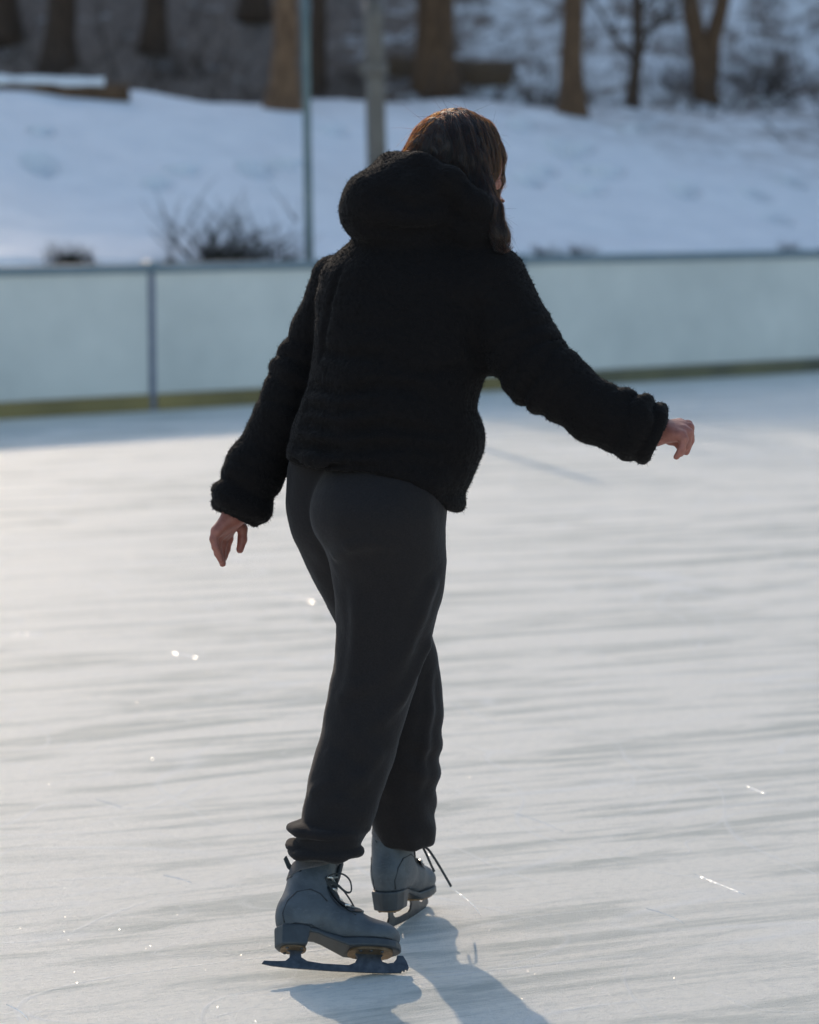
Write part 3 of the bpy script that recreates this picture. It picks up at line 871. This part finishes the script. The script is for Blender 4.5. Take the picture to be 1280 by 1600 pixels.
def fit(px, py):
    """where the line of sight of a pixel meets the land"""
    d = np.linspace(15, 60, 4000); q = np.array([P(px, py, v) for v in d])
    z = land(q[:, 0], q[:, 1]); i = np.argmax(q[:, 2] <= z + 1e-4); 
    return q[i] if (q[:, 2] <= z + 1e-4).any() else q[-1]

def grid_axis(a, b, fa, fb, coarse, fine_):
    xs = [a]
    while xs[-1] < b:
        x = xs[-1]; dd = max(fa - x, x - fb, 0)
        xs.append(x + min(coarse, fine_ + dd * .22))
    return np.array(xs)
gx = grid_axis(-90, 90, -5, 6, 6, .055); gy = grid_axis(6, 150, 17.5, 31, 6, .055)
X, Y = np.meshgrid(gx, gy)
Z = land(X, Y)
hp = [fit(*d) for d in DENTS]
for i, q in enumerate(hp):
    rr = .085 + .04 * ((i * 37) % 10) / 10
    ang = (i * 1.3) % 3.1; dx, dy = X - q[0], Y - q[1]
    ang = .35 * math.sin(i * 2.1); e = dx * math.cos(ang) + dy * math.sin(ang); f_ = (-dx * math.sin(ang) + dy * math.cos(ang)) / 2.3
    g2 = np.hypot(e, f_) / rr
    Z = Z - .30 * np.exp(-g2 ** 6) + .02 * np.exp(-((g2 - 1.4) / .35) ** 2)
s_, t_ = st(X, Y)
flat = np.array([mnoise.noise((x * .9, y * .9, 2.)) * .05 + mnoise.noise((x * 3.1, y * 3.1, 5.)) * .018 for x, y in zip(X.ravel(), Y.ravel())]).reshape(X.shape)
Z = Z + flat * np.clip((t_ - .5) / .6, 0, 1) * np.clip((60 - Y) / 20, .0, 1) * (1 + 1.5 * np.clip((Y - 30) / 4, 0, 1))
nx, ny = len(gx), len(gy)
vv = np.stack([X, Y, Z], -1).reshape(-1, 3)
ii = np.arange(nx * ny).reshape(ny, nx)
ff = np.stack([ii[:-1, :-1], ii[:-1, 1:], ii[1:, 1:], ii[1:, :-1]], -1).reshape(-1, 4)
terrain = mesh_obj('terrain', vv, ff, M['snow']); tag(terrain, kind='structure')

ice = MB(); ice.v = [(-90, -60, 0), (90, -60, 0)]
e0 = BL + NB * .12 - U * 120; e1 = BL + NB * .12 + U * 120; e0[2] = e1[2] = 0
ice_o = mesh_obj('ice', [(-80, -60, 0), (110, -60, 0), tuple(e1), tuple(e0)], [(0, 1, 2, 3)], M['ice'], smooth=False); tag(ice_o, kind='structure')
gr = mesh_obj('ground', [(-1500, -1500, -.35), (1500, -1500, -.35), (1500, 1500, -.35), (-1500, 1500, -.35)], [(0, 1, 2, 3)], M['snow'], smooth=False); tag(gr, kind='structure')

sh, nt_, b_ = mat('ice_chip'); b_.inputs['Base Color'].default_value = (.8, .82, .82, 1); b_.inputs['Roughness'].default_value = .22; b_.inputs['IOR'].default_value = 1.31
mb_ = MB(); rr = random.Random(11)
for i in range(5200):
    yy = 4.3 + 8.5 * rr.random() ** 1.7; xx = (rr.random() * 1.3 - .65) * yy * .30
    r = rr.uniform(.0003, .0008) * (1 + .06 * yy); a = rr.uniform(0, 6.28); el = rr.uniform(1, 2.)
    tl = np.array((rr.gauss(-.20, .13), rr.gauss(-.10, .12)))                    # added flakes, tilts aimed to mirror the sun at the camera as sparkle
    q = []
    for k in range(4):
        dx, dy = math.cos(a + k * 1.571) * r * (el if k % 2 else 1), math.sin(a + k * 1.571) * r * (el if k % 2 else 1)
        q.append((xx + dx, yy + dy, .0003 + r * .12 - tl[0] * dx - tl[1] * dy))
    n0 = len(mb_.v); mb_.v += q; mb_.f += [[n0, n0 + 1, n0 + 2, n0 + 3]]
def scratch(a, b, wd, sag=0.):
    a, b = G(*a), G(*b); t = (b - a) / np.linalg.norm(b - a); n = np.array((-t[1], t[0], 0)); m_ = 26; n0 = len(mb_.v)
    for i in range(m_):
        u = i / (m_ - 1); c = a + (b - a) * u + n * sag * 4 * u * (1 - u); w_ = wd * rr.uniform(.45, 1.) * min(1, 5 * u + .1, 5 * (1 - u) + .1); hgt = rr.uniform(.0002, .0010)
        mb_.v += [c - n * w_ - (0, 0, .001), c + (0, 0, hgt + .0006), c + n * w_ - (0, 0, .001)]
    for i in range(m_ - 1):
        for k in (0, 1): mb_.f.append([n0 + i * 3 + k, n0 + i * 3 + 3 + k, n0 + i * 3 + 4 + k, n0 + i * 3 + 1 + k])
for a, b, wd, sg in (((1085, 1366), (1165, 1398), .006, 0), ((405, 922), (492, 942), .018, .02), ((268, 1020), (310, 1028), .016, 0), ((-5, 992), (70, 990), .02, 0), ((700, 1098), (775, 1132), .0028, .01), ((700, 1385), (752, 1432), .004, .01),
                     ((1165, 1228), (1200, 1242), .008, 0), ((10, 1570), (45, 1596), .003, .008), ((255, 1368), (300, 1380), .003, .006), ((800, 1270), (880, 1300), .002, .01), ((1010, 1420), (1070, 1444), .002, .01), ((150, 1250), (190, 1262), .003, .006)):
    scratch(a, b, wd, sg)
tag(mb_.build('ice_glints', sh, smooth=False), 'added ice flakes tilted to glint in the sun, with skate scratches', 'ice shavings', kind='stuff')

# ------------------------------------------------------------------ dasher boards
BH = 1.0; 
def along(px):                                     # where along the boards a picture column falls
    a = (px - 640) / F
    # X = a*(Y*CP + CAM_H*SP) on the ice
    # BL + U*s
    return (a * (BL[1] * CP + CAM_H * SP) - BL[0]) / (U[0] - a * U[1] * CP)
s1, s3 = along(242), along(1294); pitch_ = (s3 - s1) / 2
boards = empty('rink_boards', BL); tag(boards, 'pale blue-white boards with yellow kick plate along the far edge of the rink', 'rink boards')
posts = [s1 + pitch_ * k for k in range(-4, 8)]
for k, s in enumerate(posts[:-1]):
    c = BL + U * (s + pitch_ / 2)
    b = MB(); b.box(c + NB * .03 + (0, 0, .11 + (BH - .16) / 2), pitch_ - .05, .012, BH - .17, U, NB)
    bevel(b.build('panel', M['board'], boards, False), .004)
    b = MB(); b.box(c + NB * .022 + (0, 0, .055), pitch_ - .05, .03, .11, U, NB)
    kp_ = bevel(b.build('kick_plate', M['kick' if k < 5 else 'kick_dull'], boards, False), .006)
    if k >= 5: kp_['label'] = 'dull darker stretch of the yellow kick plate'
    b = MB(); b.box(c + NB * .05 + (0, 0, BH - .031), pitch_ - .012, .11, .062, U, NB)
    bevel(b.build('top_rail', M['rail'], boards, False), .01)
for s in posts:
    c = BL + U * s
    b = MB(); b.box(c + NB * .035 + (0, 0, BH / 2 - .03), .045, .05, BH - .06, U, NB)
    bevel(b.build('post', M['bpost'], boards, False), .008)
    b = MB(); b.box(c + NB * .05 + (0, 0, BH - .02), .07, .125, .07, U, NB)
    bevel(b.build('rail_joint', M['rail'], boards, False), .012)

# ------------------------------------------------------------------ poles
def pole(px_top, px_base, base, r, m, name, label, cat, height, collar=None):
    q = base; z0 = q[2] - .05
    top = P(px_top, 0, q[1]); lean = (top - q) / (top[2] - q[2])
    o = empty(name, q); tag(o, label, cat)
    b = MB(); n = 10
    b.tube([q + lean * (h - .05) for h in np.linspace(0, height, n)], [r * (1 - .12 * h) for h in np.linspace(0, 1, n)], 20)
    b.build('shaft', m, o)
    if collar:
        for h in collar:
            b = MB(); b.tube([q + lean * (h - .05), q + lean * (h + .05)], r * 1.28, 20); b.box(q + lean * h + np.array((-r * 1.3, -.01, 0)), .05, .06, .07)
            b.build('clamp', m, o)
    return o
pq = BL + U * along(484) + NB * .55; pq = P(486, 403, pq[1])
pq[2] = land(np.array([pq[0]]), np.array([pq[1]]))[0]
pole(477, 486, pq, .032, M['gpole'], 'fence_pole', 'thin grey-green pole rising just behind the boards', 'pole', 3.1)
q2 = fit(590, 300)
pole(583, 590, q2, .088, M['galv'], 'light_pole', 'thick grey pole with a clamp, standing on the snow bank', 'pole', 1.64, collar=(1.02,))

# ------------------------------------------------------------------ bare trees
def limb(b, p, d, L, r, depth, rnd, twig):
    n = 5; pts = [p]; rad = [r]; q = p.copy(); dd = d.copy()
    for i in range(n):
        dd = dd + np.array([rnd.gauss(0, .11), rnd.gauss(0, .11), rnd.gauss(.03, .08)]); dd /= np.linalg.norm(dd)
        q = q + dd * L / n; pts.append(q); rad.append(r * (1 - .72 * (i + 1) / n))
    b.tube(pts, rad, 7 if depth > 1 else 5)
    if depth > 0:
        for k in range(3 if depth > 1 else 4):
            j = rnd.randint(2, n); a = rnd.uniform(0, 6.28)
            side = np.array((math.cos(a), math.sin(a), rnd.uniform(.1, .7))); side /= np.linalg.norm(side)
            e = dd * .55 + side * .75; e /= np.linalg.norm(e)
            limb(b, pts[j], e, L * rnd.uniform(.5, .72), max(rad[j] * .62, twig), depth - 1, rnd, twig)
def tree(name, label, px, py, w, px_top, m, height=7.0, seed=1, stems=None, bend=0., base=None, group=None, cat='tree', first=3.4, dip=0.):
    rnd = random.Random(seed)
    q = fit(px, py) if base is None else base
    q = q.copy(); sc = S(q); o = empty(name, q)
    top_h = max(1.9, (q[1] - 17.6) * .50 - q[2]); height = min(height, top_h)
    stems = [(a_, b_, min(c_, top_h)) for a_, b_, c_ in stems] if stems else None; tag(o, label, cat, group)
    b = MB(); cr = MB()
    for (pt, ww, hh) in (stems or [(px_top, w, height)]):
        top = P(pt, 0, q[1]); lean = (top - q) / max(.3, top[2] - q[2]); r = ww / 2 * sc
        pts, rad = [], []
        for i in range(15):
            h = (i / 14) ** 1.25 * hh - .12
            wob = np.array((rnd.gauss(0, .012) + bend * math.sin(h * 2.0), rnd.gauss(0, .012), 0)) * min(1, max(h, 0) * 1.5)
            c = q + lean * h * (1 if h < 3.5 else 1) + wob
            pts.append(c); rad.append(r * (1.0 + .55 * math.exp(-max(h, 0) / .16)) * (1 - .80 * (max(h, 0) / hh) ** 1.6) + .004)
        b.tube(pts, rad, 16)
        tip = pts[-1]
        for i in range(15):
            h = (i / 14) ** 1.25 * hh - .12
            if h > first * hh / 7.:
                for _ in range(2):
                    a = rnd.uniform(0, 6.28); e = np.array((math.cos(a), math.sin(a), rnd.uniform(.5, 1.1))); e /= np.linalg.norm(e)
                    limb(cr, pts[i], e, hh * rnd.uniform(.16, .26), rad[i] * .5, 2, rnd, .003)
    tk = b.build('trunk', m, o)
    for vtx in tk.data.vertices:                  # uneven bark outline
        co = vtx.co; k = mnoise.noise((co.x * 7, co.y * 7, co.z * 2.2)) * .016 * min(1., w / 40)
        vtx.co = co + Vector((k, k * .5, 0))
    if cr.v: cr.build('crown', M['twig'], o)
    return o
TG = 'bare trees on the bank'
tree('bare_tree', 'warm brown trunk right beside the thin grey-green pole', 442, 166, 42, 447, M['bark_warm'], seed=3, group=TG)
tree('bare_tree', 'dark slim trunk half hidden behind the thin grey-green pole', 494, 141, 26, 497, M['bark_dark'], seed=4, group=TG)
tree('bare_tree', 'thickest brown trunk, in front of the cut log and above the head', 681, 138, 60, 678, M['bark'], seed=5, group=TG, height=7.4)
tree('bare_tree', 'straight brown trunk between the cut log and the crooked sapling', 894, 181, 36, 897, M['bark'], seed=6, group=TG)
tree('sapling', 'crooked dark sapling left of the forked tree', 988, 170, 17, 990, M['bark_dark'], height=5.0, seed=8, bend=.06, group=TG, first=.6)
tree('bare_tree', 'forked tree whose two stems spread in a V from one base', 1102, 152, 30, 1105, M['bark'], seed=9, group=TG, stems=[(1080, 30, 6.8), (1128, 26, 6.4)])
tree('bare_tree', 'broad dark trunk behind the snow-covered log', 92, 104, 46, 97, M['bark_dark'], seed=11, group=TG, height=6.6)
tree('bare_tree', 'short-looking dark trunk higher up, right of the snow-covered log', 240, 72, 34, 243, M['bark_dark'], seed=12, group=TG, height=6.2)
tree('bare_tree', 'dim trunk high on the littered hillside left of the warm brown trunk', 398, 26, 44, 398, M['bark_dark'], seed=13, group=TG, height=6.0)
tree('bare_tree', 'dark trunk at the left edge of the picture', 12, 60, 40, 8, M['bark_dark'], seed=14, group=TG, height=6.2)

# ------------------------------------------------------------------ logs
def log(name, label, a, b_, r, m, cap):
    o = empty(name, (a + b_) / 2 - np.array((0, 0, r))); tag(o, label, 'log')
    n = 14; b = MB()
    pts = [a + (b_ - a) * t + np.array((0, random.gauss(0, r * .05), random.gauss(0, r * .05))) for t in np.linspace(0, 1, n)]
    b.tube(pts, [r * (1 + random.gauss(0, .04)) for _ in range(n)], 18)
    b.build('trunk', m, o)
    if cap:
        c = MB(); w = []
        c.tube([p + np.array((0, .02, r * .72)) for p in pts[:-2]], [r * (.92 + random.gauss(0, .07)) for _ in pts[:-2]], 14, flat=1.)
        c.build('snow_cap', M['capsnow'], o)
    return o
q = fit(100, 150); a = P(-60, 140, q[1]); e = P(203, 146, q[1] + .15)
log('fallen_log', 'fallen brown log topped with a thick layer of snow', a, e, .085, M['bark'], True)
q = fit(760, 149)
log('cut_log', 'dark cut log lying bare behind the thickest trunk', P(606, 112, q[1] + .5), P(801, 122, q[1] + .3), .20, M['cutwood'], False)

# ------------------------------------------------------------------ brush and shrubs
def brush(name, label, cat, base, w, h, n, seed, m, lean=0., group=None, rad=.004, up=(.25, 1.1)):
    rnd = random.Random(seed); o = MB()
    for i in range(n):
        p = base + np.array((rnd.gauss(0, w * .35), rnd.gauss(0, w * .25), -.03))
        d = np.array((rnd.gauss(lean, .6), rnd.gauss(0, .5), rnd.uniform(*up))); d /= np.linalg.norm(d)
        limb(o, p, d, h * rnd.uniform(.35, 1.), rad * rnd.uniform(.6, 1.5), 1, rnd, rad * .5)
    ob = o.build(name, m); tag(ob, label, cat, group); return ob
def bshelf(px, back):                      # a spot on the bank just behind the boards
    d = np.linspace(15, 32, 3000); q = np.array([P(px, 400, v) for v in d]); c = q[np.argmax(st(q[:, 0], q[:, 1])[1] > back)]
    c = np.array((c[0], c[1], land(np.array([c[0]]), np.array([c[1]]))[0])); return c
brush('brush_pile', 'dark heap of cut branches behind the boards, left of the thin pole', 'brush pile', bshelf(325, .84), .38, .54, 90, 21, M['brush'], lean=.85, rad=.009, up=(.12, .75))
brush('weed_tuft', 'small dark weed tuft poking over the boards near the left edge', 'weeds', bshelf(108, .87), .20, .17, 70, 22, M['brush'], lean=.2, rad=.010)
for i, (px, w, n, lb) in enumerate(((452, .10, 8, 'tiny weed tuft over the boards beside the thin pole'), (262, .14, 9, 'thin weed tuft over the board post'), (850, .12, 10, 'low tuft over the boards right of the hood'), (905, .16, 12, 'low tuft over the boards above the raised sleeve'), (1232, .14, 16, 'dark tuft over the boards near the right edge'))):
    brush('weed_tuft', lb, 'weeds', bshelf(px, .87), w, .12, n * 3, 30 + i, M['brush'], group='weed tufts along the boards', rad=.007)
for i, (px, py, w, h, n, lb) in enumerate(((1190, 148, .55, .55, 46, 'tangled bare shrub at the right edge beyond the forked tree'), (1050, 140, .4, .45, 26, 'thin bare shrub between the crooked sapling and the forked tree'),
                                         (845, 165, .3, .25, 18, 'low shrub at the foot of the straight brown trunk'), (300, 120, .6, .5, 40, 'bare shrub above the end of the snow-covered log'), (560, 140, .35, .4, 22, 'bare shrub behind the thick grey pole'))):
    brush('bare_shrub', lb, 'shrub', fit(px, py), w, h, n, 50 + i, M['twig'], group='bare shrubs under the trees', rad=.006)
ug = MB(); rnd = random.Random(5)
for i in range(980):
    x = rnd.uniform(-7, 8); y = rnd.uniform(30, 41)
    if i > 720: x = rnd.uniform(-5, 7); q_ = BL + U * (x * 1.25 + 7) + NB * rnd.gauss(7.3, .5); x, y = q_[0], q_[1]
    if x > 0 and rnd.random() < .25: continue
    z = land(np.array([x]), np.array([y]))[0]
    d = np.array((rnd.gauss(0, .7), rnd.gauss(0, .5), rnd.uniform(.3, 1.))); d /= np.linalg.norm(d)
    limb(ug, np.array((x, y, z - .03)), d, rnd.uniform(.3, .9), rnd.uniform(.005, .013), 1, rnd, .003)
tag(ug.build('undergrowth', M['twig']), 'dry twigs and undergrowth covering the hillside', 'undergrowth', kind='stuff')

# ------------------------------------------------------------------ light
w = bpy.data.worlds.new('World'); SC.world = w; w.use_nodes = True; nt = w.node_tree
sky = nt.nodes.new('ShaderNodeTexSky'); sky.sky_type = 'NISHITA'; sky.sun_disc = False
sky.sun_elevation = SUN_EL; sky.sun_rotation = -SUN_AZ; sky.air_density = 1.15; sky.dust_density = 1.4; sky.ozone_density = 1.0
bg = nt.nodes['Background']; bg.inputs['Strength'].default_value = .15
nt.links.new(sky.outputs[0], bg.inputs[0])
su = bpy.data.lights.new('sun', 'SUN'); su.energy = 2.0; su.angle = R(1.0); su.color = (.97, .785, .60)
so = link(bpy.data.objects.new('sun', su))
sd = Vector((-math.sin(SUN_AZ) * math.cos(SUN_EL), math.cos(SUN_AZ) * math.cos(SUN_EL), math.sin(SUN_EL)))
so.rotation_euler = sd.to_track_quat('Z', 'Y').to_euler(); so.location = sd * 60

cd = bpy.data.cameras.new('camera'); cam = link(bpy.data.objects.new('camera', cd))
cd.sensor_fit = 'VERTICAL'; cd.sensor_height = 36; cd.sensor_width = 36 * .8; cd.lens = F / 1600 * 36
cam.location = (0, 0, CAM_H); cam.rotation_euler = (math.pi / 2 - PITCH, 0, 0)
cd.clip_end = 5000; cd.clip_start = .1
cd.dof.use_dof = True; cd.dof.focus_distance = 5.52; cd.dof.aperture_fstop = 3.4; cd.dof.aperture_blades = 9
SC.camera = cam
vs = SC.view_settings; vs.view_transform = 'Standard'; vs.look = 'None'; vs.exposure = 0.45; vs.gamma = 1
SC.cycles.max_bounces = 8
